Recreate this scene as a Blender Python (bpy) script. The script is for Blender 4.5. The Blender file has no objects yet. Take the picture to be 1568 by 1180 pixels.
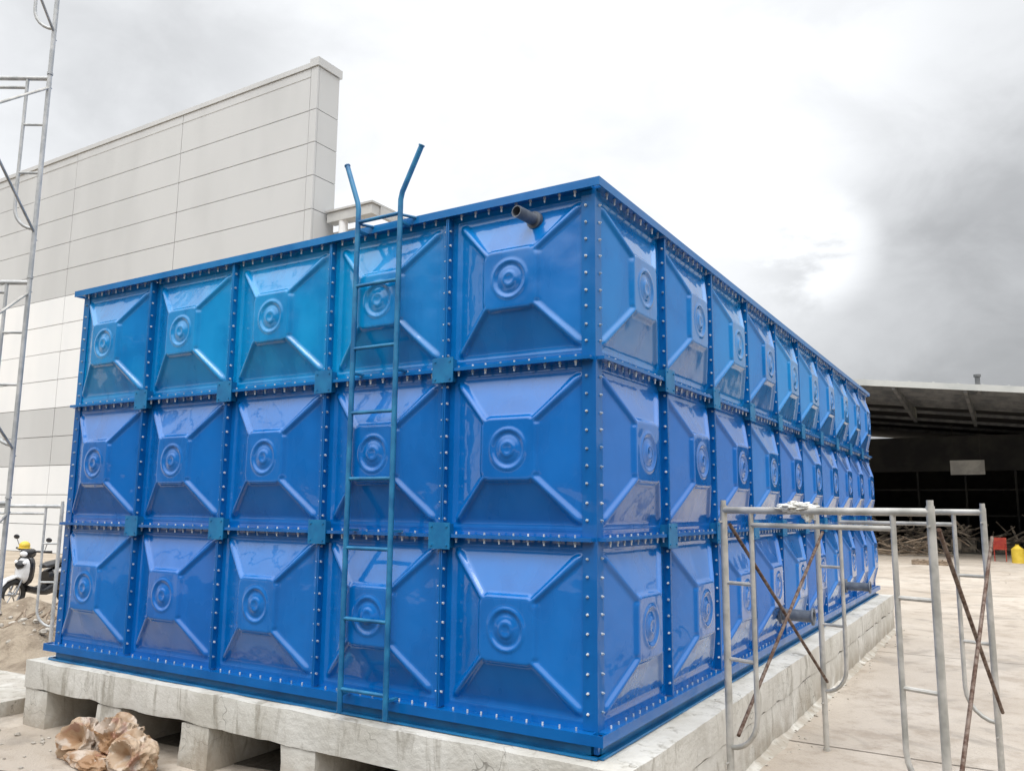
import bpy, bmesh, math, random
import numpy as np
from mathutils import Vector, Matrix, noise
random.seed(7)
scn=bpy.context.scene
G=-0.64   # ground level

# ------------------------------------------------------------------ helpers
class MB:
    def __init__(s): s.v=[]; s.f=[]
    def hexa(s,c):
        b=len(s.v); s.v+= [tuple(p) for p in c]
        s.f+=[(b,b+3,b+2,b+1),(b+4,b+5,b+6,b+7),(b,b+1,b+5,b+4),(b+1,b+2,b+6,b+5),(b+2,b+3,b+7,b+6),(b+3,b,b+4,b+7)]
    def box(s,x0,x1,y0,y1,z0,z1):
        s.hexa([(x0,y0,z0),(x1,y0,z0),(x1,y1,z0),(x0,y1,z0),(x0,y0,z1),(x1,y0,z1),(x1,y1,z1),(x0,y1,z1)])
    def cyl(s,p0,p1,r,n=10,r1=None,cap=True):
        p0=Vector(p0);p1=Vector(p1);d=(p1-p0)
        if d.length<1e-6:return
        d.normalize(); a=d.orthogonal().normalized(); c=d.cross(a); b=len(s.v)
        if r1 is None:r1=r
        for p,rr in((p0,r),(p1,r1)):
            for i in range(n):
                t=2*math.pi*i/n; s.v.append(tuple(p+a*math.cos(t)*rr+c*math.sin(t)*rr))
        for i in range(n):
            j=(i+1)%n; s.f.append((b+i,b+j,b+n+j,b+n+i))
        if cap:
            s.f.append(tuple(b+i for i in reversed(range(n)))); s.f.append(tuple(b+n+i for i in range(n)))
    def path(s,pts,r,n=10):
        pts=[Vector(p) for p in pts]; b=len(s.v); a=None
        for i,p in enumerate(pts):
            d=(pts[min(i+1,len(pts)-1)]-pts[max(i-1,0)]).normalized()
            if a is None: a=d.orthogonal().normalized()
            else: a=(a-d*a.dot(d)).normalized()
            c=d.cross(a)
            for k in range(n):
                t=2*math.pi*k/n; s.v.append(tuple(p+a*math.cos(t)*r+c*math.sin(t)*r))
        for i in range(len(pts)-1):
            for k in range(n):
                j=(k+1)%n; s.f.append((b+i*n+k,b+i*n+j,b+(i+1)*n+j,b+(i+1)*n+k))
        s.f.append(tuple(b+k for k in reversed(range(n)))); e=b+(len(pts)-1)*n; s.f.append(tuple(e+k for k in range(n)))
    def torus(s,c,ax,R,r,n=28,m=10):
        c=Vector(c);ax=Vector(ax).normalized();a=ax.orthogonal().normalized();e=ax.cross(a);b=len(s.v)
        for i in range(n):
            t=2*math.pi*i/n; q=a*math.cos(t)+e*math.sin(t)
            for k in range(m):
                w=2*math.pi*k/m; s.v.append(tuple(c+q*(R+r*math.cos(w))+ax*r*math.sin(w)))
        for i in range(n):
            for k in range(m):
                s.f.append((b+i*m+k,b+((i+1)%n)*m+k,b+((i+1)%n)*m+(k+1)%m,b+i*m+(k+1)%m))
    def ell(s,c,rx,ry,rz,n=16,m=10,fn=None):
        b=len(s.v)
        for j in range(m+1):
            ph=math.pi*j/m
            for i in range(n):
                t=2*math.pi*i/n; d=Vector((math.sin(ph)*math.cos(t),math.sin(ph)*math.sin(t),math.cos(ph)))
                k=fn(d) if fn else 1
                s.v.append((c[0]+d.x*rx*k,c[1]+d.y*ry*k,c[2]+d.z*rz*k))
        for j in range(m):
            for i in range(n):
                s.f.append((b+j*n+i,b+(j+1)*n+i,b+(j+1)*n+(i+1)%n,b+j*n+(i+1)%n))

def empty(name,parent=None):
    o=bpy.data.objects.new(name,None); scn.collection.objects.link(o); o.parent=parent; o.empty_display_size=.2; return o
def obj(name,mb,mat,parent=None,smooth=False,bevel=0,recalc=True,ang=40):
    me=bpy.data.meshes.new(name); me.from_pydata(mb.v,[],mb.f); me.update()
    if recalc:
        bm=bmesh.new(); bm.from_mesh(me); bmesh.ops.remove_doubles(bm,verts=bm.verts,dist=1e-6); bmesh.ops.recalc_face_normals(bm,faces=bm.faces); bm.to_mesh(me); bm.free()
    me.materials.append(mat)
    o=bpy.data.objects.new(name,me); scn.collection.objects.link(o); o.parent=parent
    if smooth:
        me.polygons.foreach_set('use_smooth',[True]*len(me.polygons))
        try: me.set_sharp_from_angle(angle=math.radians(ang))
        except Exception: pass
    if bevel:
        m=o.modifiers.new('bevel','BEVEL'); m.width=bevel; m.segments=2; m.limit_method='ANGLE'
    return o

class NT:
    def __init__(s,tree): s.t=tree; s.n=tree.nodes; s.l=tree.links
    def new(s,typ,**kw):
        n=s.n.new(typ)
        for k,v in kw.items(): setattr(n,k,v)
        return n
    def set(s,sock,val):
        if isinstance(val,bpy.types.NodeSocket): s.l.new(val,sock)
        else: sock.default_value=val
    def math(s,op,a,b=None,c=None,clamp=False):
        n=s.new('ShaderNodeMath',operation=op,use_clamp=clamp); s.set(n.inputs[0],a)
        if b is not None: s.set(n.inputs[1],b)
        if c is not None: s.set(n.inputs[2],c)
        return n.outputs[0]
    def noise(s,vec,scale,detail=4,rough=.55,dist=0):
        n=s.new('ShaderNodeTexNoise')
        if vec is not None: s.l.new(vec,n.inputs['Vector'])
        n.inputs['Scale'].default_value=scale; n.inputs['Detail'].default_value=detail; n.inputs['Roughness'].default_value=rough; n.inputs['Distortion'].default_value=dist
        return n.outputs['Fac']
    def mapr(s,v,a,b,c=0,d=1,smooth=True):
        n=s.new('ShaderNodeMapRange'); n.interpolation_type='SMOOTHSTEP' if smooth else 'LINEAR'
        s.set(n.inputs[0],v)
        for i,x in enumerate((a,b,c,d)): n.inputs[i+1].default_value=x
        return n.outputs[0]
    def mix(s,f,a,b,mode='MIX'):
        n=s.new('ShaderNodeMix',data_type='RGBA',blend_type=mode)
        s.set(n.inputs[0],f); s.set(n.inputs[6],a); s.set(n.inputs[7],b); return n.outputs[2]
    def scalev(s,vec,sc):
        n=s.new('ShaderNodeMapping'); s.l.new(vec,n.inputs[0]); n.inputs['Scale'].default_value=sc; return n.outputs[0]
def C(r,g,b): return (r,g,b,1)
def newmat(name):
    m=bpy.data.materials.new(name); m.use_nodes=True; t=NT(m.node_tree); b=m.node_tree.nodes['Principled BSDF']
    pos=t.new('ShaderNodeNewGeometry').outputs['Position']
    return m,t,b,pos
def bump(t,b,h,strength=.3,dist=.01,coat=False):
    n=t.new('ShaderNodeBump'); n.inputs['Strength'].default_value=strength; n.inputs['Distance'].default_value=dist
    t.l.new(h,n.inputs['Height']); t.l.new(n.outputs[0],b.inputs['Normal'])
    if coat: t.l.new(n.outputs[0],b.inputs['Coat Normal'])
def simple(name,c1,c2,scale=5,rough=.6,metal=0,bs=.2,bd=.003,detail=3,sx=(1,1,1)):
    m,t,b,pos=newmat(name); v=t.scalev(pos,sx)
    n=t.noise(v,scale,detail,.6); f=t.mapr(n,.35,.65)
    t.set(b.inputs['Base Color'],t.mix(f,C(*c1),C(*c2)))
    b.inputs['Roughness'].default_value=rough; b.inputs['Metallic'].default_value=metal
    if bs: bump(t,b,t.noise(pos,scale*8,2),bs,bd)
    return m

# ------------------------------------------------------------------ materials
def blue(name,lo,hi,rough=.2,coat=1.0):
    m,t,b,pos=newmat(name)
    z=t.new('ShaderNodeSeparateXYZ'); t.l.new(pos,z.inputs[0])
    info=t.new('ShaderNodeObjectInfo').outputs['Random']
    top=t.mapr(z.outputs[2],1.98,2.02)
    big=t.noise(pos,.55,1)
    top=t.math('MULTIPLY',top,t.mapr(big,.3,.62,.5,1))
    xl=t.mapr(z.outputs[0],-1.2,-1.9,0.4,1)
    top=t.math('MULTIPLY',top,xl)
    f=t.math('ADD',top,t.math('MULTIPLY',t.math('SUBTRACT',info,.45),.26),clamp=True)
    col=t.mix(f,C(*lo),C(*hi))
    n=t.noise(t.scalev(pos,(1,1,.55)),3.2,3,.6)
    col=t.mix(t.mapr(n,.4,.72,0,.4),col,C(lo[0]*.7,lo[1]*.62,lo[2]*.66))
    dust=t.noise(t.scalev(pos,(5,5,1.2)),2.5,3,.65)
    col=t.mix(t.mapr(dust,.62,.85,0,.06),col,C(.3,.38,.45))
    t.set(b.inputs['Base Color'],col)
    b.inputs['Specular IOR Level'].default_value=.22
    t.set(b.inputs['Roughness'],t.mapr(n,.3,.75,rough*1.4,rough*.8))
    b.inputs['Coat Weight'].default_value=coat; b.inputs['Coat Roughness'].default_value=.035
    h=t.math('ADD',t.noise(pos,4.5,1,.4),t.math('MULTIPLY',t.noise(pos,17,1,.5),.07))
    bump(t,b,h,.36,.02,True)
    return m
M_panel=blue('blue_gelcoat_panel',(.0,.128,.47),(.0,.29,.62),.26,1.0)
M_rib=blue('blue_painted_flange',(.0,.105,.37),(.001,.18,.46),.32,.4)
M_skid=simple('blue_painted_steel',(.001,.12,.31),(.003,.17,.40),6,.35)
M_plate=simple('teal_joint_plate',(.002,.13,.32),(.006,.175,.38),10,.4)
M_ladder=simple('ladder_blue_paint',(.006,.11,.27),(.02,.19,.37),8,.4)
M_bolt=simple('galvanised_bolt',(.20,.30,.42),(.72,.74,.74),16,.4,.1,bs=0)
M_pipe=simple('dark_grey_pvc',(.08,.095,.12),(.14,.155,.18),12,.4)
M_roofp=simple('tank_roof_panel',(.003,.1,.42),(.01,.2,.5),2,.35)

m,t,b,pos=newmat('whitewashed_concrete'); M_plinth=m
n1=t.noise(pos,1.6,5,.65); n2=t.noise(t.scalev(pos,(4.5,4.5,1.0)),1.6,5,.7,.6); n3=t.noise(pos,26,3,.7)
col=t.mix(t.mapr(n1,.35,.65),C(.63,.61,.56),C(.48,.455,.40))
col=t.mix(t.mapr(n2,.52,.68,0,.7),col,C(.25,.225,.18))
z=t.new('ShaderNodeSeparateXYZ'); t.l.new(pos,z.inputs[0])
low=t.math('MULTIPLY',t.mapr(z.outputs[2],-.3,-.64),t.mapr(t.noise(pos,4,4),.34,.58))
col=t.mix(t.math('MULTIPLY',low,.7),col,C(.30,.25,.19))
ck=t.new('ShaderNodeTexVoronoi',feature='DISTANCE_TO_EDGE'); ck.inputs['Scale'].default_value=1.1
dn=t.new('ShaderNodeVectorMath',operation='ADD'); nn=t.new('ShaderNodeTexNoise'); nn.inputs['Scale'].default_value=5; t.l.new(pos,nn.inputs['Vector']); t.l.new(pos,dn.inputs[0]); t.l.new(nn.outputs['Color'],dn.inputs[1]); t.l.new(dn.outputs[0],ck.inputs['Vector'])
crk=t.math('MULTIPLY',t.mapr(ck.outputs['Distance'],.007,.001),t.mapr(t.noise(pos,.9,2),.48,.54))
col=t.mix(t.math('MULTIPLY',crk,.6),col,C(.12,.11,.09))
t.set(b.inputs['Base Color'],col); b.inputs['Roughness'].default_value=.85
bump(t,b,t.math('ADD',t.math('MULTIPLY',n3,.5),t.math('MULTIPLY',n1,1.2)),.6,.02)

m,t,b,pos=newmat('concrete_yard'); M_yard=m
n1=t.noise(pos,.35,5,.6); n2=t.noise(pos,2.4,5,.7); n3=t.noise(pos,60,2,.7)
col=t.mix(t.mapr(n1,.35,.65),C(.41,.35,.285),C(.50,.44,.37))
col=t.mix(t.mapr(n2,.46,.68,0,.65),col,C(.29,.23,.17))
col=t.mix(t.mapr(t.noise(pos,.8,4,.6,1.4),.53,.68,0,.6),col,C(.235,.205,.17))
col=t.mix(t.mapr(n3,.60,.75,0,.5),col,C(.19,.155,.12))
t.set(b.inputs['Base Color'],col); t.set(b.inputs['Roughness'],t.mapr(n2,.4,.7,.85,.6))
bump(t,b,t.math('ADD',n3,t.math('MULTIPLY',n2,2)),.45,.014)
M_joint=simple('slab_joint',(.12,.10,.08),(.23,.19,.15),9,.9)
M_dirt=simple('dry_dirt',(.34,.28,.21),(.44,.37,.29),1.2,.95,bs=.6,bd=.03)
M_shade=simple('ground_shade_dark',(.05,.042,.032),(.10,.085,.064),1.5,.9,bs=.8,bd=.04)  # dark colour for the added ground sheet and the painted shade under the plinth
M_sand=simple('sand_heap',(.20,.155,.11),(.33,.27,.20),5,.95,bs=.8,bd=.03)
M_stone=simple('rubble',(.28,.25,.21),(.5,.46,.40),14,.9,bs=.5)
M_clad=simple('grey_wall_panel',(.475,.48,.475),(.525,.53,.525),.35,.5,bs=0,sx=(1,1,.35))
M_cladw=simple('white_wall_panel',(.72,.73,.73),(.79,.79,.78),.35,.45,bs=0,sx=(1,1,.35))
M_gap=simple('joint_sealant',(.26,.26,.25),(.32,.32,.31),4,.8,bs=0)
M_trim=simple('metal_flashing',(.42,.42,.41),(.50,.50,.48),2,.45,bs=0)
M_galv=simple('galvanised_tube',(.34,.33,.30),(.52,.50,.46),7,.45,.3,bs=.2,bd=.001)
M_galvw=simple('weathered_white_tube',(.38,.39,.39),(.54,.54,.53),9,.5,.2,bs=.2,bd=.001)
M_rust=simple('rusty_brace',(.075,.035,.02),(.2,.15,.12),25,.75,.2,bs=.4)
M_cloth=simple('white_cloth',(.55,.54,.5),(.75,.74,.7),14,.95)
M_dark=simple('interior_shade_dark',(.022,.022,.024),(.045,.043,.04),.8,.9)  # lack of light inside the shed, put into the colour
M_shedroof=simple('shed_roof_sheet',(.40,.42,.41),(.50,.51,.49),.6,.5)
M_shedsteel=simple('shed_steel',(.10,.105,.11),(.17,.17,.17),2,.6)
M_sky_l=simple('translucent_roof_sheet',(.75,.72,.5),(.85,.82,.62),1,.6,bs=0)
tb=M_sky_l.node_tree.nodes['Principled BSDF']; tb.inputs['Transmission Weight'].default_value=.6; tb.inputs['Roughness'].default_value=.9
M_tarp,t,b,pos=newmat('brown_plastic_sack')
n1=t.noise(pos,3.5,3,.6,.6); col=t.mix(t.mapr(n1,.40,.60),C(.30,.17,.085),C(.42,.31,.21)); col=t.mix(t.mapr(t.noise(pos,6,3),.52,.62,0,.75),col,C(.52,.45,.38)); col=t.mix(t.mapr(t.noise(pos,5,2),.60,.66,0,.5),col,C(.24,.08,.06))
t.set(b.inputs['Base Color'],col); b.inputs['Roughness'].default_value=.5; bump(t,b,t.noise(pos,30,3,.6,1.5),.5,.01)
M_black=simple('black_rubber',(.012,.012,.012),(.03,.03,.03),20,.7)
M_white=simple('white_bodywork',(.55,.55,.55),(.65,.65,.65),5,.25,bs=0)
M_bblk=simple('black_bodywork',(.01,.01,.012),(.02,.02,.022),5,.25,bs=0)
M_chrome=simple('bare_metal',(.3,.3,.3),(.45,.45,.45),12,.35,.9,bs=0)
M_yel=simple('yellow_plastic',(.6,.42,.03),(.7,.5,.06),5,.5,bs=0)
M_red=simple('red_plastic',(.3,.03,.02),(.4,.06,.03),5,.4,bs=0)
M_lens=simple('clear_lens',(.6,.62,.65),(.8,.8,.8),5,.08,bs=0)
M_cyan=simple('cyan_plastic',(.1,.45,.65),(.15,.55,.75),5,.4,bs=0)
M_wood=simple('old_timber',(.18,.13,.09),(.33,.26,.19),8,.85,sx=(1,1,4))
M_sign=simple('sign_board',(.30,.30,.29),(.42,.42,.40),3,.6,bs=0)

# ------------------------------------------------------------------ water tank
tank=empty('water_tank')
NP=130
def panel_mesh():
    a=np.linspace(-.5,.5,NP+1); U,V=np.meshgrid(a,a,indexing='xy')
    au,av=np.abs(U),np.abs(V); m=np.maximum(au,av)
    def ss(x,a,b):
        q=np.clip((x-a)/(b-a),0,1); return q*q*(3-2*q)
    Dp=.094; p=.175; e=.412
    L=Dp*np.clip((e-m)/(e-p),0,1)
    plate=ss(np.maximum(m-p-.012,(au+av-.325)*.8),.006,-.006)
    arm=ss(np.abs(au-av)-(.022+.008*ss(m,.2,.4)),.007,-.007)*ss(m,.428,.405)
    star=np.maximum(plate,arm)
    h=L+ .019*(star)*ss(m,.44,.40)
    h+= .004*ss(np.abs(m-.448),.010,.003)
    r=np.sqrt(U*U+V*V)
    h+= .007*ss(np.abs(r-.112),.012,.004)+.009*ss(r,.054,.044)-.005*ss(r,.03,.02)
    h-= .006*ss(np.abs(r-.085),.014,.008)
    for _ in range(2):
        q=h.copy(); q[1:-1,1:-1]=(h[1:-1,1:-1]*4+h[:-2,1:-1]+h[2:,1:-1]+h[1:-1,:-2]+h[1:-1,2:])/8; h=q
    verts=np.stack([U,-h,V+.5],-1).reshape(-1,3)
    idx=np.arange((NP+1)**2).reshape(NP+1,NP+1)
    f=np.stack([idx[:-1,:-1],idx[:-1,1:],idx[1:,1:],idx[1:,:-1]],-1).reshape(-1,4)
    me=bpy.data.meshes.new('pressed_panel'); me.from_pydata(verts.tolist(),[],f.tolist()); me.update()
    me.polygons.foreach_set('use_smooth',[True]*len(me.polygons)); me.materials.append(M_panel); return me
pm=panel_mesh()
faces=[((-5,0,0),(1,0,0),5),((0,0,0),(0,1,0),10),((0,10,0),(-1,0,0),5),((-5,10,0),(0,-1,0),10)]
ribs=MB(); bolts=MB(); plates=MB(); skid=MB()
Z=Vector((0,0,1))
k=0
for fi,(o,U,nc) in enumerate(faces):
    o=Vector(o);U=Vector(U);N=U.cross(Z); odd=fi%2
    P=lambda u,n,z: o+U*u+N*n+Z*z
    def bx(mb,u0,u1,n0,n1,z0,z1): mb.hexa([P(u0,n0,z0),P(u1,n0,z0),P(u1,n1,z0),P(u0,n1,z0),P(u0,n0,z1),P(u1,n0,z1),P(u1,n1,z1),P(u0,n1,z1)])
    rot=math.atan2(U.y,U.x)
    for c in range(nc):
        for r in range(3):
            ob=bpy.data.objects.new('panel_%d'%k,pm); k+=1; scn.collection.objects.link(ob); ob.parent=tank
            ob.location=P(c+.5,0,r); ob.rotation_euler=(random.uniform(-.006,.006),0,rot+random.uniform(-.006,.006))
    for c in range(1,nc):
        for s in (-1,1):
            bx(ribs,c+.0015 if s>0 else c-.011,c+.011 if s>0 else c-.0015,-.012,.05,.02,2.98)
        for r in range(3):
            for i in range(1,10):
                z=r+i/10+random.uniform(-.006,.006)
                bolts.cyl(P(c-.020,.034,z),P(c+.020,.034,z),.0078,6)
                bolts.cyl(P(c-.030,.034,z),P(c-.020,.034,z),.0042,6)
    for zz in (0,1,2,3):
        w=.062-(.002 if odd else 0); dz=.0015*odd
        bx(ribs,0.0,nc,-.012,w,(zz-.010 if zz else -.002)+dz,zz+.010+dz)
        if zz==3: bx(ribs,-w-.006,nc+w+.006,w-.001,w+.007,zz-.018+dz,zz+.032+dz)
        if zz==0: bx(ribs,-w-.006,nc+w+.006,w-.001,w+.007,zz-.045+dz,zz+.0105+dz)
        for c in range(nc):
            nb=9
            for i in range(nb):
                u=c+.1+.8*i/(nb-1)+random.uniform(-.006,.006)
                if zz==3: bolts.cyl(P(u,.038,zz-.048),P(u,.038,zz+.026),.0055,6)
                elif zz==0: bolts.cyl(P(u,.036,zz),P(u,.036,zz+.028),.0055,6)
                else: bolts.cyl(P(u,.038,zz-.040),P(u,.038,zz+.024),.0058,6)
                if zz in(1,2,3): bolts.cyl(P(u,.038,zz-.024),P(u,.038,zz-.010),.009,6)
    for zz in (1,2):
        for c in range(1,nc):
            s=.078; n0=.064
            bx(plates,c-s,c+s,n0,n0+.007,zz-s,zz+s)
            for sx_ in(-1,1):
                u0,u1=sorted((c+sx_*(s-.03),c+sx_*(s-.02))); bx(plates,u0,u1,.0,n0-.001,zz-.07,zz+.07)
            for a in(-.055,.055):
                for b_ in(-.055,.055): plates.cyl(P(c+a,n0+.007,zz+b_),P(c+a,n0+.013,zz+b_),.007,6)
    bx(ribs,-.006,.075,.001,.010,.012,2.985); bx(ribs,nc-.075,nc+.006,.001,.0101,.012,2.985)
    for r in range(3):
        for i in range(1,10):
            for u in(.045,nc-.045):
                z=r+i/10+random.uniform(-.005,.005)
                bolts.cyl(P(u,.005,z),P(u,.018,z),.0078,6); bolts.cyl(P(u,.018,z),P(u,.026,z),.0042,6)
    bx(skid,.03,nc-.03,-.08,.012+.001*fi,-.118,-.012); bx(skid,-.02,nc+.02,-.06,.045+.0012*fi,-.119,-.106)
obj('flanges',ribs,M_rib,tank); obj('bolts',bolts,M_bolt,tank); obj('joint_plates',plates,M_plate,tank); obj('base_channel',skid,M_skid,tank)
rf=MB()
for i in range(5):
    for j in range(10): rf.box(-5+i+.01,-4+i-.01,j+.01,j+.99,2.96+.01*((i+j)%2),2.985)
obj('roof_panels',rf,M_roofp,tank)
corner=MB(); corner.box(-.012,.0125,-.0125,.012,-.1,2.99); obj('corner_post',corner,M_rib,tank)
pp=MB()
def openpipe(mb,p0,p1,r,n=20,th=.007):
    p0=Vector(p0);p1=Vector(p1);d=(p1-p0).normalized();a=d.orthogonal().normalized();c=d.cross(a);b=len(mb.v)
    for p,rr in((p0,r),(p1,r),(p1,r-th),(p0+d*.02,r-th)):
        for i in range(n):
            t_=2*math.pi*i/n; mb.v.append(tuple(p+a*math.cos(t_)*rr+c*math.sin(t_)*rr))
    for q in range(3):
        for i in range(n):
            j=(i+1)%n; mb.f.append((b+q*n+i,b+q*n+j,b+(q+1)*n+j,b+(q+1)*n+i))
openpipe(pp,(-.37,-.0,2.86),(-.40,-.20,2.868),.036)
pp.cyl((-.372,-.02,2.86),(-.375,-.045,2.86),.052,20)
for y_ in (3.72,7.05):
    openpipe(pp,(.0,y_,.235),(.36,y_-.03,.235),.052)
    pp.torus((.355,y_-.03,.235),(1,0,0),.066,.012,24,8); pp.cyl((.06,y_,.235),(.085,y_,.235),.085,20)
obj('pipe_outlets',pp,M_pipe,tank,smooth=True)

# ------------------------------------------------------------------ ladder
lad=empty('tank_ladder'); lb=MB()
for x,tx in ((-1.305,-1.155),(-1.665,-1.79)):
    lb.path([(x,-.15,-.08),(x,-.15,3.06),(x,-.15,3.13),(x+(tx-x)*.08,-.15,3.18),(tx,-.14,3.465)],.0175,10)
    lb.cyl((tx,-.14,3.465),(tx+(tx-x)*.02,-.14,3.472),.021,10)
    for z_ in (2.98,2.02,1.02,.03):
        lb.box(x-.015,x+.015,-.15,-.05,z_-.006,z_+.006)
    lb.cyl((x,-.15,3.03),(x+.09,-.03,3.02),.010,8)
lb2=MB()
for z_ in (3.04,2.60,2.18,1.76,1.34,.91,.48,.06): lb2.cyl((-1.665,-.15,z_),(-1.305,-.15,z_),.0125,10)
obj('rails',lb,M_ladder,lad,smooth=True); obj('rungs',lb2,M_ladder,lad,smooth=True)

# ------------------------------------------------------------------ concrete plinth
pl=empty('concrete_plinth')
def roughbox(mb,x0,x1,y0,y1,z0,z1,step=.09,amp=.006):
    nx=max(1,int((x1-x0)/step));ny=max(1,int((y1-y0)/step));nz=max(1,int((z1-z0)/step))
    idx={}
    def vtx(i,j,k_):
        key=(i,j,k_)
        if key not in idx:
            p=Vector((x0+(x1-x0)*i/nx,y0+(y1-y0)*j/ny,z0+(z1-z0)*k_/nz))
            q=noise.noise_vector(p*3.1)*amp+noise.noise_vector(p*11)*amp*.5
            edges=(i in(0,nx))+(j in(0,ny))+(k_ in(0,nz))
            if edges>=2:
                dd=Vector((-1 if i==nx else(1 if i==0 else 0),-1 if j==ny else(1 if j==0 else 0),-1 if k_==nz else(1 if k_==0 else 0)))
                q+=dd*(.005+max(0,noise.noise(p*5))*.02)
            idx[key]=len(mb.v); mb.v.append(tuple(p+q))
        return idx[key]
    for i in range(nx):
        for j in range(ny):
            for k_ in(0,nz): mb.f.append((vtx(i,j,k_),vtx(i+1,j,k_),vtx(i+1,j+1,k_),vtx(i,j+1,k_)))
    for i in range(nx):
        for k_ in range(nz):
            for j in(0,ny): mb.f.append((vtx(i,j,k_),vtx(i+1,j,k_),vtx(i+1,j,k_+1),vtx(i,j,k_+1)))
    for j in range(ny):
        for k_ in range(nz):
            for i in(0,nx): mb.f.append((vtx(i,j,k_),vtx(i,j+1,k_),vtx(i,j+1,k_+1),vtx(i,j,k_+1)))
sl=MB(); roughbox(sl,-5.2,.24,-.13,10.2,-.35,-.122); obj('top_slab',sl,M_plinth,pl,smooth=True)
bs_=MB()
xs=[(-5.19,-4.87),(-4.2,-3.88),(-3.2,-2.88),(-2.2,-1.88),(-1.2,-.88),(-.2,.232)]
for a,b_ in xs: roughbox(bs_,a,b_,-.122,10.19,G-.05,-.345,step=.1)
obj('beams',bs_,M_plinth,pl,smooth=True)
vf=MB()
for (a0,a1),(c0,c1) in zip(xs[:-1],xs[1:]):
    b0=len(vf.v); vf.v+=[(a1-.05,.12+.1*noise.noise(Vector((a1,0,0))),G+.008),(c0+.05,.2,G+.008),(c0+.05,10.1,G+.008),(a1-.05,10.1,G+.008)]; vf.f.append((b0,b0+1,b0+2,b0+3))
    vf.box(a1-.04,c0+.04,2.4,2.45,G,-.36)
obj('void_shade',vf,M_shade,pl)  # dark sheets added under the slab, shade put into the openings by colour

# ------------------------------------------------------------------ ground
g=MB(); g.v=[(-400,-300,G-.006),(400,-300,G-.006),(400,500,G-.006),(-400,500,G-.006)]; g.f=[(0,1,2,3)]
obj('ground',g,M_dirt)
g=MB(); g.v=[(-12,-1.6,G),(40,-1.6,G),(40,70,G),(-12,70,G)]; g.f=[(0,1,2,3)]
yard=obj('concrete_yard',g,M_yard)
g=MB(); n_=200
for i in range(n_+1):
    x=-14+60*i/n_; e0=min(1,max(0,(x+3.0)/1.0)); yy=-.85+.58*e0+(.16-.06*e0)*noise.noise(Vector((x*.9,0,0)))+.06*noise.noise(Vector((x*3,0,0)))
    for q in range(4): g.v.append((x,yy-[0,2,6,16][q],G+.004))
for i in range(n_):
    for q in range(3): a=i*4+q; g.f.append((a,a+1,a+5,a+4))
obj('added_dark_ground',g,M_shade)  # added unseen dark sheet, keeps ground reflections off the lower panel slopes
jt=MB()
def strip(x0,x1,y0,y1): 
    b0=len(jt.v); jt.v+=[(x0,y0,G+.004),(x1,y0,G+.004),(x1,y1,G+.004),(x0,y1,G+.004)]; jt.f.append((b0,b0+1,b0+2,b0+3))
for x in (3.1,7.1,11.1): strip(x,x+.014,0,60)
for i,y in enumerate((2.9,7.8,12.7,17.6,22.5,27.4)):
    for a,b_ in ((.26,3.1),(3.114,7.1),(7.114,11.1)): strip(a,b_,y,y+.014)
obj('slab_joints',jt,M_joint,yard)
def stone(mb,x,y,r,z=G):
    s=random.uniform(0,50); mb.ell((x,y,z+r*.3),r,r*random.uniform(.6,1),r*.55,7,5,lambda d:1+.45*noise.noise(d*1.7+Vector((s,0,0))))
st=MB()
for i in range(150):
    y=10*random.random()**1.0+.2; c_=.5+.5*noise.noise(Vector((y*1.3,0,0)))
    if random.random()<c_: stone(st,.26+abs(random.gauss(0,.09)),y,abs(random.gauss(0,.008))+.004)
for i in range(90): stone(st,random.uniform(.3,9),random.uniform(1,28),abs(random.gauss(0,.008))+.004)
for i in range(150): stone(st,random.uniform(-9,-2),-.2-abs(random.gauss(0,.4)),abs(random.gauss(0,.011))+.005)
obj('loose_rubble',st,M_stone)
fil=MB()
n_=110
for i in range(n_+1):
    y=-.1+10.4*i/n_; a=.5+.5*noise.noise(Vector((y*1.7,2,0))); w_=.05+.09*a; h_=.02+.05*a*(.6+.8*noise.noise(Vector((y*5,7,0))))
    for q in range(5): fil.v.append((.225+w_*q/4*(1+.15*noise.noise(Vector((y*7,q,0)))),y,G-.004+max(0,h_)*(1-q/4)**1.6))
for i in range(n_):
    for q in range(4): a=i*5+q; fil.f.append((a,a+1,a+6,a+5))
obj('mortar_fillet',fil,M_plinth,pl,smooth=True)

cs=MB(); roughbox(cs,-8.6,-5.55,-.15,.62,G-.02,G+.13,.12,.004); obj('concrete_drain_cover',cs,M_plinth,smooth=True)

# sand heap
sh=MB(); nn_=70
def hs_(x,y): return .44*math.exp(-((x+10.1)/1.5)**2-((y-2.3)/.65)**2)+.36*math.exp(-((x+8.3)/.9)**2-((y-1.6)/.45)**2)
for j in range(nn_+1):
    for i in range(nn_+1):
        x=-13+7.3*i/nn_; y=.6+3.3*j/nn_
        h=hs_(x,y)
        h=h*(1+.6*noise.noise(Vector((x*2,y*2,0))))+.06*noise.noise(Vector((x*6,y*6,3)))*min(1,h*6)
        sh.v.append((x,y,G-.02+h))
for j in range(nn_):
    for i in range(nn_): a=j*(nn_+1)+i; sh.f.append((a,a+1,a+nn_+2,a+nn_+1))
hp=empty('sand_heap'); obj('mound',sh,M_sand,hp,smooth=True)
hs=MB()
for i in range(130):
    x=random.gauss(-9,1.2);y=random.gauss(1.9,.5); stone(hs,x,y,random.uniform(.015,.06),G+hs_(x,y)-.02)
obj('rubble_bits',hs,M_stone,hp)
hs=MB()
for i in range(18):
    x=random.gauss(-8.8,.7);y=random.gauss(1.8,.3);a=random.uniform(0,3); l=random.uniform(.2,.6); hs.cyl((x,y,G+.2),(x+l*math.cos(a),y+l*math.sin(a),G+.42),.015,5)
obj('sticks',hs,M_wood,hp)

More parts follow.
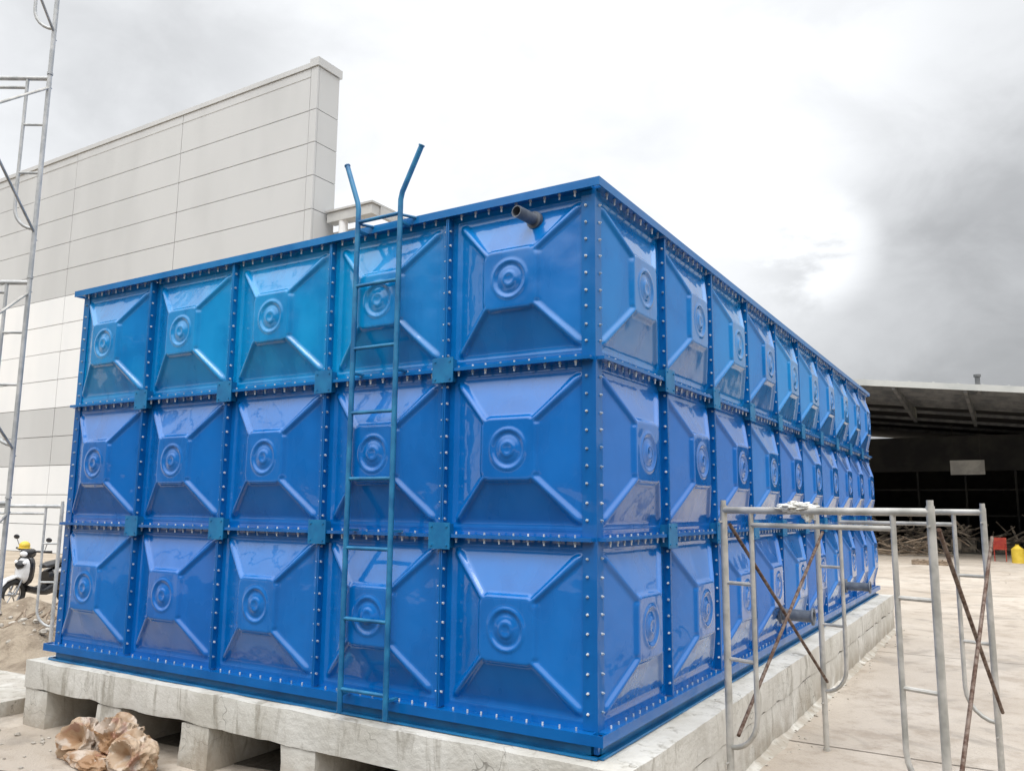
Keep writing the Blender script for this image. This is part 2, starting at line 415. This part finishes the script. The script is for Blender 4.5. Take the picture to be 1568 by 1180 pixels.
# crumpled plastic sack: collapsed bags with facet creases, gathered folds and open mouths
def crumple(seed,mouth,mr):
    mouth=Vector(mouth).normalized(); off=Vector((seed,seed*.7,seed*1.3))
    def fn(d):
        q=d*1.5+off+noise.noise_vector(d*1.1+off)*.5
        dist=noise.voronoi(q*1.25)[0]; f1=dist[1]-dist[0]
        dist2=noise.voronoi(q*2.9)[0]; f2=dist2[1]-dist2[0]
        k=.80-.30*f1+.10*(.5-f2)+.22*noise.noise(q*.9)
        c_=d.dot(mouth)
        if c_>0:
            a=math.acos(min(1,c_))
            k+=.16*math.exp(-((a-mr)/.12)**2)
            if a<mr: k*=1-.75*(1-(a/mr)**3)
        return k
    return fn
tp=MB()
tp.ell((-3.93,-.36,G+.10),.27,.20,.20,110,64,crumple(3.1,(.35,-1,.55),.55))
tp.ell((-3.60,-.30,G+.13),.26,.19,.23,110,64,crumple(9.4,(-.1,-.9,.9),.30))
tp.ell((-3.32,-.38,G+.10),.24,.18,.20,110,64,crumple(14.2,(.3,-1,.3),.48))
tp.ell((-3.66,-.47,G+.03),.30,.12,.09,90,44,crumple(21.7,(0,0,-1),.2))
def clampv(p):
    x,y,z=p
    z=max(z,G+.006+.003*noise.noise(Vector((x*9,y*9,0))))
    if (x<-3.86 or x>-3.22) and y>-.15: y=-.15
    return (x,y,z)
tp.v=[clampv(p) for p in tp.v]
obj('plastic_sack',tp,M_tarp,smooth=True,ang=28)
bl=MB(); bl.cyl((-2.62,-.55,G+.0),(-2.62,-.55,G+.09),.075,24,.085); bl.torus((-2.62,-.55,G+.09),(0,0,1),.085,.008,24,8); obj('paint_tub',bl,M_cyan,smooth=True)

# ------------------------------------------------------------------ factory building
fb=empty('factory_building'); Y0=13.0; XR=-15.65
core=MB(); core.box(-60,XR-.05,Y0+.05,Y0+.95,G,14.75); obj('wall_core',core,M_gap,fb)
gw=MB(); ww=MB()
zs=[]; z_=13.285
while z_>G: zs.append(z_); z_-=1.075
zs=[14.70]+zs+[G]
xe=[XR-.30]; x_=-22.15
while x_>-60: xe.append(x_); x_-=6.4
gp=.012
for a,b_ in zip(zs[:-1],zs[1:]):
    mid=(a+b_)/2
    tgt=ww if (4.66<mid<9.05 or mid<2.5) else gw
    for x1,x0 in zip(xe[:-1],xe[1:]):
        e_=random.uniform(-.004,.004); tgt.box(x0+gp,x1-gp,Y0+e_,Y0+.06,b_+gp,a-gp)
    tgt.box(XR-.30+gp,XR,Y0-.01,Y0+.06,b_+gp,a-gp)
    tgt.box(XR-.06,XR,Y0+.06+gp,Y0+.94,b_+gp,a-gp)
obj('grey_cladding',gw,M_clad,fb); obj('white_cladding',ww,M_cladw,fb)
tr=MB(); tr.box(-60,XR-.31,Y0-.04,Y0+1.0,14.71,14.87); tr.box(XR-.32,XR+.05,Y0-.05,Y0+1.02,14.71,14.98)
tr.box(-60,XR-.31,Y0-.015,Y0-.0045,14.40,14.42)
obj('parapet_flashing',tr,M_clad,fb)
lw=MB(); lw.box(-40,-14.3,Y0+1.0,Y0+28,G,9.6); obj('rear_hall',lw,M_cladw,fb)
gu=MB(); gu.box(-15.55,-13.75,Y0+.55,Y0+.9,9.75,10.05); gu.box(-15.6,-13.7,Y0+.5,Y0+1.6,10.06,10.12); gu.box(-13.85,-13.7,Y0+.9,Y0+20,9.75,10.05)
obj('gutter',gu,M_trim,fb)
dp_=MB(); dp_.cyl((-15.0,Y0+.7,9.75),(-15.0,Y0+.7,G),.14,14); obj('downpipe',dp_,M_cladw,fb,smooth=True)

# ------------------------------------------------------------------ open shed
sd=empty('open_shed')
def rz(x): return 6.28-.12*(abs(x+10)-6.3)
def slope(mb,x0,x1,y0,y1,dz0,dz1):
    mb.hexa([(x0,y0,rz(x0)+dz0),(x1,y0,rz(x1)+dz0),(x1,y1,rz(x1)+dz0),(x0,y1,rz(x0)+dz0),(x0,y0,rz(x0)+dz1),(x1,y0,rz(x1)+dz1),(x1,y1,rz(x1)+dz1),(x0,y1,rz(x0)+dz1)])
r1=MB(); r2=MB(); r3=MB(); r4=MB()
for x0,x1 in((-34,-10),(-10,22)):
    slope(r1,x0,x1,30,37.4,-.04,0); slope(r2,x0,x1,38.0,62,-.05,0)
    n_=int((x1-x0)/.8)
    for i in range(n_): a=x0+i*.8; slope(r1,a,a+.07,29.96,37.4,.001,.06)
    slope(r1,x0,x1,29.93,29.995,-.20,.03)
    n_=int((x1-x0)/2.4)
    for i in range(n_):
        a=x0+i*2.4; slope(r4,a+.35,a+2.0,37.4,38.0,-.05,0); slope(r3,a-.05,a+.05,37.4,38.0,-.06,.0)
    for y in (31.2,32.6,34.0,35.4,36.9,40,44,48,52): slope(r3,x0,x1,y,y+.07,-.2,-.041)
x_=-33
while x_<22:
    r3.hexa([(x_,30.0,rz(x_)-.30),(x_+.12,30.0,rz(x_)-.30),(x_+.12,38,rz(x_)-.85),(x_,38,rz(x_)-.85),(x_,30.0,rz(x_)-.205),(x_+.12,30.0,rz(x_)-.205),(x_+.12,38,rz(x_)-.205),(x_,38,rz(x_)-.205)])
    x_+=2.4
for x_ in (-28,-20,-8.2,6.5,14.5,21.6):
    r3.box(x_,x_+.25,38,38.25,G,rz(x_)-.25)
    for y in(46,54): r3.box(x_,x_+.25,y,y+.25,G,rz(x_)-.25)
obj('canopy_roof',r1,M_shedroof,sd); obj('main_roof',r2,M_dark,sd); obj('steel_frame',r3,M_shedsteel,sd); obj('skylight_sheets',r4,M_sky_l,sd)  # main roof coloured dark as the unlit inside, canopy kept light
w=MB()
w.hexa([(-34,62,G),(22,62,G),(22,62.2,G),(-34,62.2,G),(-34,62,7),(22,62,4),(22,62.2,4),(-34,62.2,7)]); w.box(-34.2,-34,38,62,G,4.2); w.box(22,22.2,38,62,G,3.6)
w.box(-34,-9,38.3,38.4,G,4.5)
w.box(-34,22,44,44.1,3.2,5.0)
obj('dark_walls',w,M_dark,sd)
ir=MB()
for i in range(14): ir.box(-9+i*2.2,-8.9+i*2.2,43.9,43.98,G,3.2)
for z_ in (.9,2.2): ir.box(-9,20,43.86,43.9,z_,z_+.08)
obj('inner_racking',ir,M_dark,sd)
fl=MB(); fl.v=[(-34,36.5,G+.006),(22,36.5,G+.006),(22,62,G+.006),(-34,62,G+.006)]; fl.f=[(0,1,2,3)]; obj('dark_floor',fl,simple('dark_floor',(.06,.055,.05),(.12,.11,.09),.6,.8),sd)  # floor inside the shed, coloured darker than the yard
sp_=empty('hanging_sign'); sg=MB(); sg.box(-.45,.9,37.9,37.95,2.78,3.42); obj('board',sg,M_sign,sp_)
sg=MB(); sg.cyl((-.3,37.92,3.42),(-.3,37.92,5.1),.008,6); sg.cyl((.75,37.92,3.42),(.75,37.92,5.0),.008,6); obj('wires',sg,M_dark,sp_)
vt=MB(); vt.cyl((1.05,30.9,5.5),(1.05,30.9,6.15),.09,12); vt.cyl((1.05,30.9,6.15),(1.05,30.9,6.24),.13,12); obj('roof_vent',vt,M_shedsteel,sd,smooth=True)
sc=MB()
for i in range(110):
    x=random.uniform(-6,6);y=random.uniform(37,42);z=random.uniform(G,G+.9);a=random.uniform(0,6.3);l=random.uniform(.5,1.8)
    sc.cyl((x,y,z),(x+l*math.cos(a),y+l*math.sin(a)*.5,z+random.uniform(-.1,1.0)),random.uniform(.02,.06),6)
for i in range(34):
    x=random.uniform(-6,7);y=random.uniform(37,42);s=random.uniform(.15,.5); sc.box(x,x+s*1.3,y,y+s,G+.007,G+s*random.uniform(.6,2.0))
obj('scrap_heap',sc,simple('scrap_steel',(.07,.06,.05),(.32,.26,.2),3,.8))
sc=MB()
for i in range(46):
    x=random.gauss(-2.3,.8);y=random.uniform(32.5,35);z=G+random.uniform(.02,.55);a=random.uniform(0,6.3);l=random.uniform(.4,1.3)
    sc.cyl((x,y,z),(x+l*math.cos(a),y+l*math.sin(a),max(G+.03,z+random.uniform(-.4,.35))),random.uniform(.02,.05),5)
obj('timber_offcuts',sc,M_wood)
pa=MB()
for i in range(6): pa.box(-1.2+i*.19,-1.07+i*.19,27.2,28.2,G+.13,G+.15)
for j in range(3): pa.box(-1.2,-.1,27.22+j*.43,27.32+j*.43,G+.005,G+.13)
obj('wooden_pallet',pa,M_wood)
ch=MB(); X,Yc=1.35,31.5
ch.box(X-.22,X+.22,Yc-.2,Yc+.2,G+.42,G+.45); ch.box(X-.22,X+.22,Yc+.18,Yc+.21,G+.451,G+.85)
for a in(-.2,.17):
    for b_ in(-.19,.16): ch.box(X+a,X+a+.03,Yc+b_,Yc+b_+.03,G,G+.419)
    ch.box(X+a,X+a+.03,Yc-.19,Yc+.17,G+.63,G+.66)
obj('plastic_chair',ch,M_red)
jc=MB(); jc.cyl((1.9,30.6,G),(1.9,30.6,G+.50),.2,18); jc.cyl((1.9,30.6,G+.5),(1.9,30.6,G+.6),.18,18,.07); jc.cyl((1.9,30.6,G+.6),(1.9,30.6,G+.65),.06,12); obj('yellow_drum',jc,M_yel,smooth=True)

# ------------------------------------------------------------------ scaffolding
def lerp(a,b,t_): return a+(b-a)*t_
def frame(mb,A,B,z0,h,r=.021,ri=.0145):
    A=Vector((A[0],A[1],0));B=Vector((B[0],B[1],0));L=(B-A).length;d=(B-A)/L
    Q=lambda s,z: A+d*s+Vector((0,0,z0+z))
    mb.cyl(Q(0,0),Q(0,h),r,12); mb.cyl(Q(L,0),Q(L,h),r,12)
    mb.cyl(Q(0,h-.03),Q(L,h-.03),r,12)
    i0=.19
    mb.cyl(Q(i0,h-.115),Q(L-i0,h-.115),ri,10)
    for s0,s1 in((i0,0),(L-i0,L)):
        pts=[Q(s0,h-.03),Q(s0,h-1.2)]
        for q in range(1,7):
            a=q/6*math.pi/2; pts.append(Q(s0+(s1-s0)*(1-math.cos(a)),h-1.2-.2*math.sin(a)))
        mb.path(pts,ri,10)
        for z in(h-.46,h-.90): mb.cyl(Q(s0,z),Q(s1,z),ri*.8,8)
    for s in(0,L):
        mb.cyl(Q(s,h-.002),Q(s,h+.03),r*.8,12); mb.cyl(Q(s,0),Q(s,.02),r*1.25,12)
        for z in(h-.1,.35): 
            mb.cyl(Q(s,z)+Vector((0,0,0)),Q(s,z)+Vector((d.y,-d.x,0))*.045,.006,6)
L1,R1,L2,R2=(.43,.9),(1.59,.53),(.60,2.78),(1.76,2.41)
sf=empty('scaffold_frame'); f1=MB(); frame(f1,L1,R1,G,1.835); frame(f1,L2,R2,G,1.835); obj('tube_frames',f1,M_galv,sf,smooth=True)
br=MB()
for a,b_ in((L1,L2),(R1,R2)):
    br.cyl((a[0]+.03,a[1]+.02,1.08),(b_[0]+.03,b_[1]-.02,-.13),.0115,8); br.cyl((b_[0]+.045,b_[1]-.02,1.0),(a[0]+.045,a[1]+.02,-.14),.0115,8)
obj('cross_braces',br,M_rust,sf,smooth=True)
cl=MB(); cx,cy=lerp(L1[0],R1[0],.40),lerp(L1[1],R1[1],.40)
cl.ell((cx,cy,1.185),.105,.05,.03,60,30,lambda d:.8+.5*noise.noise(d*2.3)+.25*(1-2*abs(noise.noise(d*5))))
cl.ell((cx+.06,cy,1.15),.04,.03,.05,40,20,lambda d:.8+.5*noise.noise(d*2.9))
obj('rag_on_scaffold',cl,M_cloth,smooth=True)

T=Vector((-5.02,-.49)); dv=Vector((-.853,-.521)); T2=T+dv*1.2; bk=Vector((.93,-1.52)); T3=T+bk; T4=T2+bk
sf=empty('scaffold_tower'); f1=MB(); br=MB()
for k_ in range(5):
    z0=G+k_*1.84; frame(f1,T,T2,z0,1.835,.020,.0145); frame(f1,T3,T4,z0,1.835,.020,.0145)
    for a,b_ in((T,T3),(T2,T4)):
        br.cyl((a.x,a.y,z0+1.72),(b_.x,b_.y,z0+.4),.0115,8); br.cyl((b_.x,b_.y,z0+1.72),(a.x,a.y,z0+.4),.0115,8)
obj('tube_frames',f1,M_galvw,sf,smooth=True); obj('cross_braces',br,M_galv,sf,smooth=True)
T=Vector((-7.62,1.47)); T2=T+Vector((-.853,-.521))*1.2; sf=empty('scaffold_frame.001'); f1=MB(); frame(f1,T,T2,G,1.80)
obj('tube_frames',f1,M_galvw,sf,smooth=True)

# ------------------------------------------------------------------ scooter (local: +x forward, z up, ground 0)
sk=empty('motor_scooter')
tw=MB()
for x in(.62,-.60): tw.torus((x,0,.27),(0,1,0),.215,.052,32,12)
obj('tyres',tw,M_black,sk,smooth=True)
rm=MB()
for x in(.62,-.60):
    rm.torus((x,0,.27),(0,1,0),.165,.016,28,8); rm.cyl((x,-.06,.27),(x,.06,.27),.035,14)
    for i in range(6):
        a=i*math.pi/3; rm.cyl((x,0,.27),(x+.16*math.cos(a),0,.27+.16*math.sin(a)),.011,6)
for s in(-.07,.07): rm.cyl((.62,s,.27),(.44,s*.8,.72),.018,10)
rm.cyl((-.55,-.14,.28),(-.95,-.17,.38),.045,14); rm.path([(.02,-.12,.25),(-.2,-.14,.2),(-.55,-.14,.28)],.018)
rm.cyl((-.60,.12,.30),(-.55,.12,.62),.025,10)
obj('wheels_and_fork',rm,M_chrome,sk,smooth=True)
def loft(mb,secs,n=16,pw=2.6):
    b=len(mb.v)
    for (x,z,wy,hz) in secs:
        for i in range(n):
            a=2*math.pi*i/n; c_,s_=math.cos(a),math.sin(a)
            mb.v.append((x,wy*math.copysign(abs(c_)**(2/pw),c_),z+hz*math.copysign(abs(s_)**(2/pw),s_)))
    for q in range(len(secs)-1):
        for i in range(n): j=(i+1)%n; mb.f.append((b+q*n+i,b+q*n+j,b+(q+1)*n+j,b+(q+1)*n+i))
    mb.f.append(tuple(b+i for i in range(n))); e=b+(len(secs)-1)*n; mb.f.append(tuple(e+i for i in range(n)))
bd=MB(); loft(bd,[(.56,.62,.05,.08),(.52,.66,.12,.19),(.47,.66,.15,.22)])
loft(bd,[(.86,.42,.03,.02),(.80,.52,.06,.03),(.62,.57,.07,.025),(.46,.52,.06,.03)])
loft(bd,[(-.1,.60,.13,.04),(-.3,.64,.165,.05),(-.6,.70,.15,.045),(-.9,.79,.05,.02)])
obj('white_bodywork',bd,M_white,sk,smooth=True)
bk_=MB(); loft(bk_,[(.40,.36,.15,.06),(.1,.28,.16,.06),(-.05,.3,.14,.1),(-.3,.36,.12,.12),(-.5,.42,.08,.1)])
loft(bk_,[(.465,.66,.17,.25),(.44,.66,.19,.27),(.38,.66,.17,.25),(.34,.64,.10,.2)])
loft(bk_,[(-.02,.50,.10,.12),(-.2,.54,.145,.14),(-.5,.60,.145,.12),(-.8,.70,.10,.08),(-.95,.76,.03,.03)])
loft(bk_,[(.50,.93,.05,.04),(.46,.94,.13,.08),(.36,.95,.12,.08),(.28,.95,.05,.05)])
loft(bk_,[(.06,.70,.08,.03),(-.1,.73,.13,.05),(-.35,.76,.14,.05),(-.6,.82,.13,.05),(-.82,.86,.08,.04)])
bk_.path([(.30,-.36,1.00),(.36,-.2,.99),(.38,0,.98),(.36,.2,.99),(.30,.36,1.00)],.017); loft(bk_,[(.575,.72,.03,.03),(.555,.76,.10,.05),(.53,.8,.08,.03)])
for s in(-1,1):
    bk_.cyl((.33,s*.26,1.0),(.36,s*.33,1.16),.006,6); bk_.ell((.36,s*.35,1.2),.015,.065,.04,14,8)
    bk_.cyl((.29,s*.38,1.0),(.34,s*.26,.99),.021,10)
bk_.box(-.98,-.9,-.08,.08,.42,.62)
obj('seat_and_trim',bk_,M_bblk,sk,smooth=True)
ln=MB(); ln.ell((.50,0,.94),.03,.08,.045,16,10); ln.ell((.545,.09,.8),.02,.04,.03,12,8); ln.ell((.545,-.09,.8),.02,.04,.03,12,8); obj('headlamp',ln,M_lens,sk,smooth=True)
sk.location=(-12.85,4.25,G); sk.rotation_euler=(math.radians(-4),0,math.radians(-74))
hm=MB(); hm.ell((.33,-.18,1.06),.09,.085,.075,18,12); hm.ell((.33,-.18,1.02),.11,.10,.015,18,8); o_=obj('yellow_helmet',hm,M_yel,sk,smooth=True)

# ------------------------------------------------------------------ world
wd=bpy.data.worlds.new('World'); scn.world=wd; wd.use_nodes=True; nt=wd.node_tree; nt.nodes.clear(); t=NT(nt)
out=t.new('ShaderNodeOutputWorld'); bg=t.new('ShaderNodeBackground'); t.l.new(bg.outputs[0],out.inputs[0]); bg.inputs['Strength'].default_value=.1
SE,SA=math.radians(64),math.radians(150)
sky=t.new('ShaderNodeTexSky',sky_type='NISHITA'); sky.sun_disc=False; sky.sun_elevation=SE; sky.sun_rotation=SA; sky.dust_density=3
tc=t.new('ShaderNodeTexCoord').outputs['Generated']
sp=t.new('ShaderNodeSeparateXYZ'); t.l.new(tc,sp.inputs[0])
def dot(v):
    v=Vector(v).normalized(); n=t.new('ShaderNodeVectorMath',operation='DOT_PRODUCT'); t.l.new(tc,n.inputs[0]); n.inputs[1].default_value=v; return n.outputs['Value']
cv=t.scalev(tc,(1,1,1.7))
nA=t.noise(cv,2.4,4,.5,.4); nB=t.noise(cv,5.5,7,.56,.35)
cA=t.mapr(nA,.30,.68,-.07,.08); cB=t.mapr(nB,.32,.66,-.075,.075)
B=t.math('ADD',t.math('ADD',.885,cA),cB)
B=t.math('ADD',B,t.mapr(dot((-.445,.831,.47)),.90,1.0,0,.24))
B=t.math('SUBTRACT',B,t.mapr(dot((.12,1.1,.12)),.90,.998,0,.33))
blob=t.math('MULTIPLY',t.mapr(dot((-.19,1.01,.31)),.9965,.99985),t.mapr(nB,.42,.56))
B=t.math('ADD',B,t.math('MULTIPLY',blob,.32))
B=t.math('ADD',B,t.mapr(sp.outputs[2],.5,.9,0,1.5))
back=t.mapr(dot((.25,-1,0)),-.15,.5)
B=t.math('ADD',B,t.math('MULTIPLY',back,t.mapr(sp.outputs[2],.22,.46,-.76,1.3)))
B=t.math('MAXIMUM',B,.08)
col=t.new('ShaderNodeCombineColor')
t.l.new(t.math('MULTIPLY',B,9.7),col.inputs[0]); t.l.new(t.math('MULTIPLY',B,9.9),col.inputs[1]); t.l.new(t.math('MULTIPLY',B,10.15),col.inputs[2])
t.set(bg.inputs['Color'],t.mix(.94,sky.outputs[0],col.outputs[0]))

su=bpy.data.lights.new('sun','SUN'); su.energy=1.2; su.angle=math.radians(25); su.color=(1,.97,.93)
so=bpy.data.objects.new('sun',su); scn.collection.objects.link(so)
sd_=Vector((math.sin(SA)*math.cos(SE),math.cos(SA)*math.cos(SE),math.sin(SE))); so.rotation_euler=sd_.to_track_quat('Z','Y').to_euler()

# ------------------------------------------------------------------ camera
cam=bpy.data.cameras.new('camera'); co=bpy.data.objects.new('camera',cam); scn.collection.objects.link(co); scn.camera=co
yw,pt,rl=.54845,.14707,.00915
f_=Vector((-math.sin(yw)*math.cos(pt),math.cos(yw)*math.cos(pt),math.sin(pt))); r_=Vector((math.cos(yw),math.sin(yw),0)); u_=r_.cross(f_)
r2_=r_*math.cos(rl)+u_*math.sin(rl); u2_=-r_*math.sin(rl)+u_*math.cos(rl)
M=Matrix((r2_,u2_,-f_)).transposed().to_4x4(); M.translation=Vector((1.95598,-4.08657,1.17323)); co.matrix_world=M
cam.sensor_width=36; cam.lens=36*1252.87/1568; cam.clip_start=.05; cam.clip_end=2000
scn.view_settings.view_transform='Standard'; scn.view_settings.look='None'; scn.view_settings.exposure=0
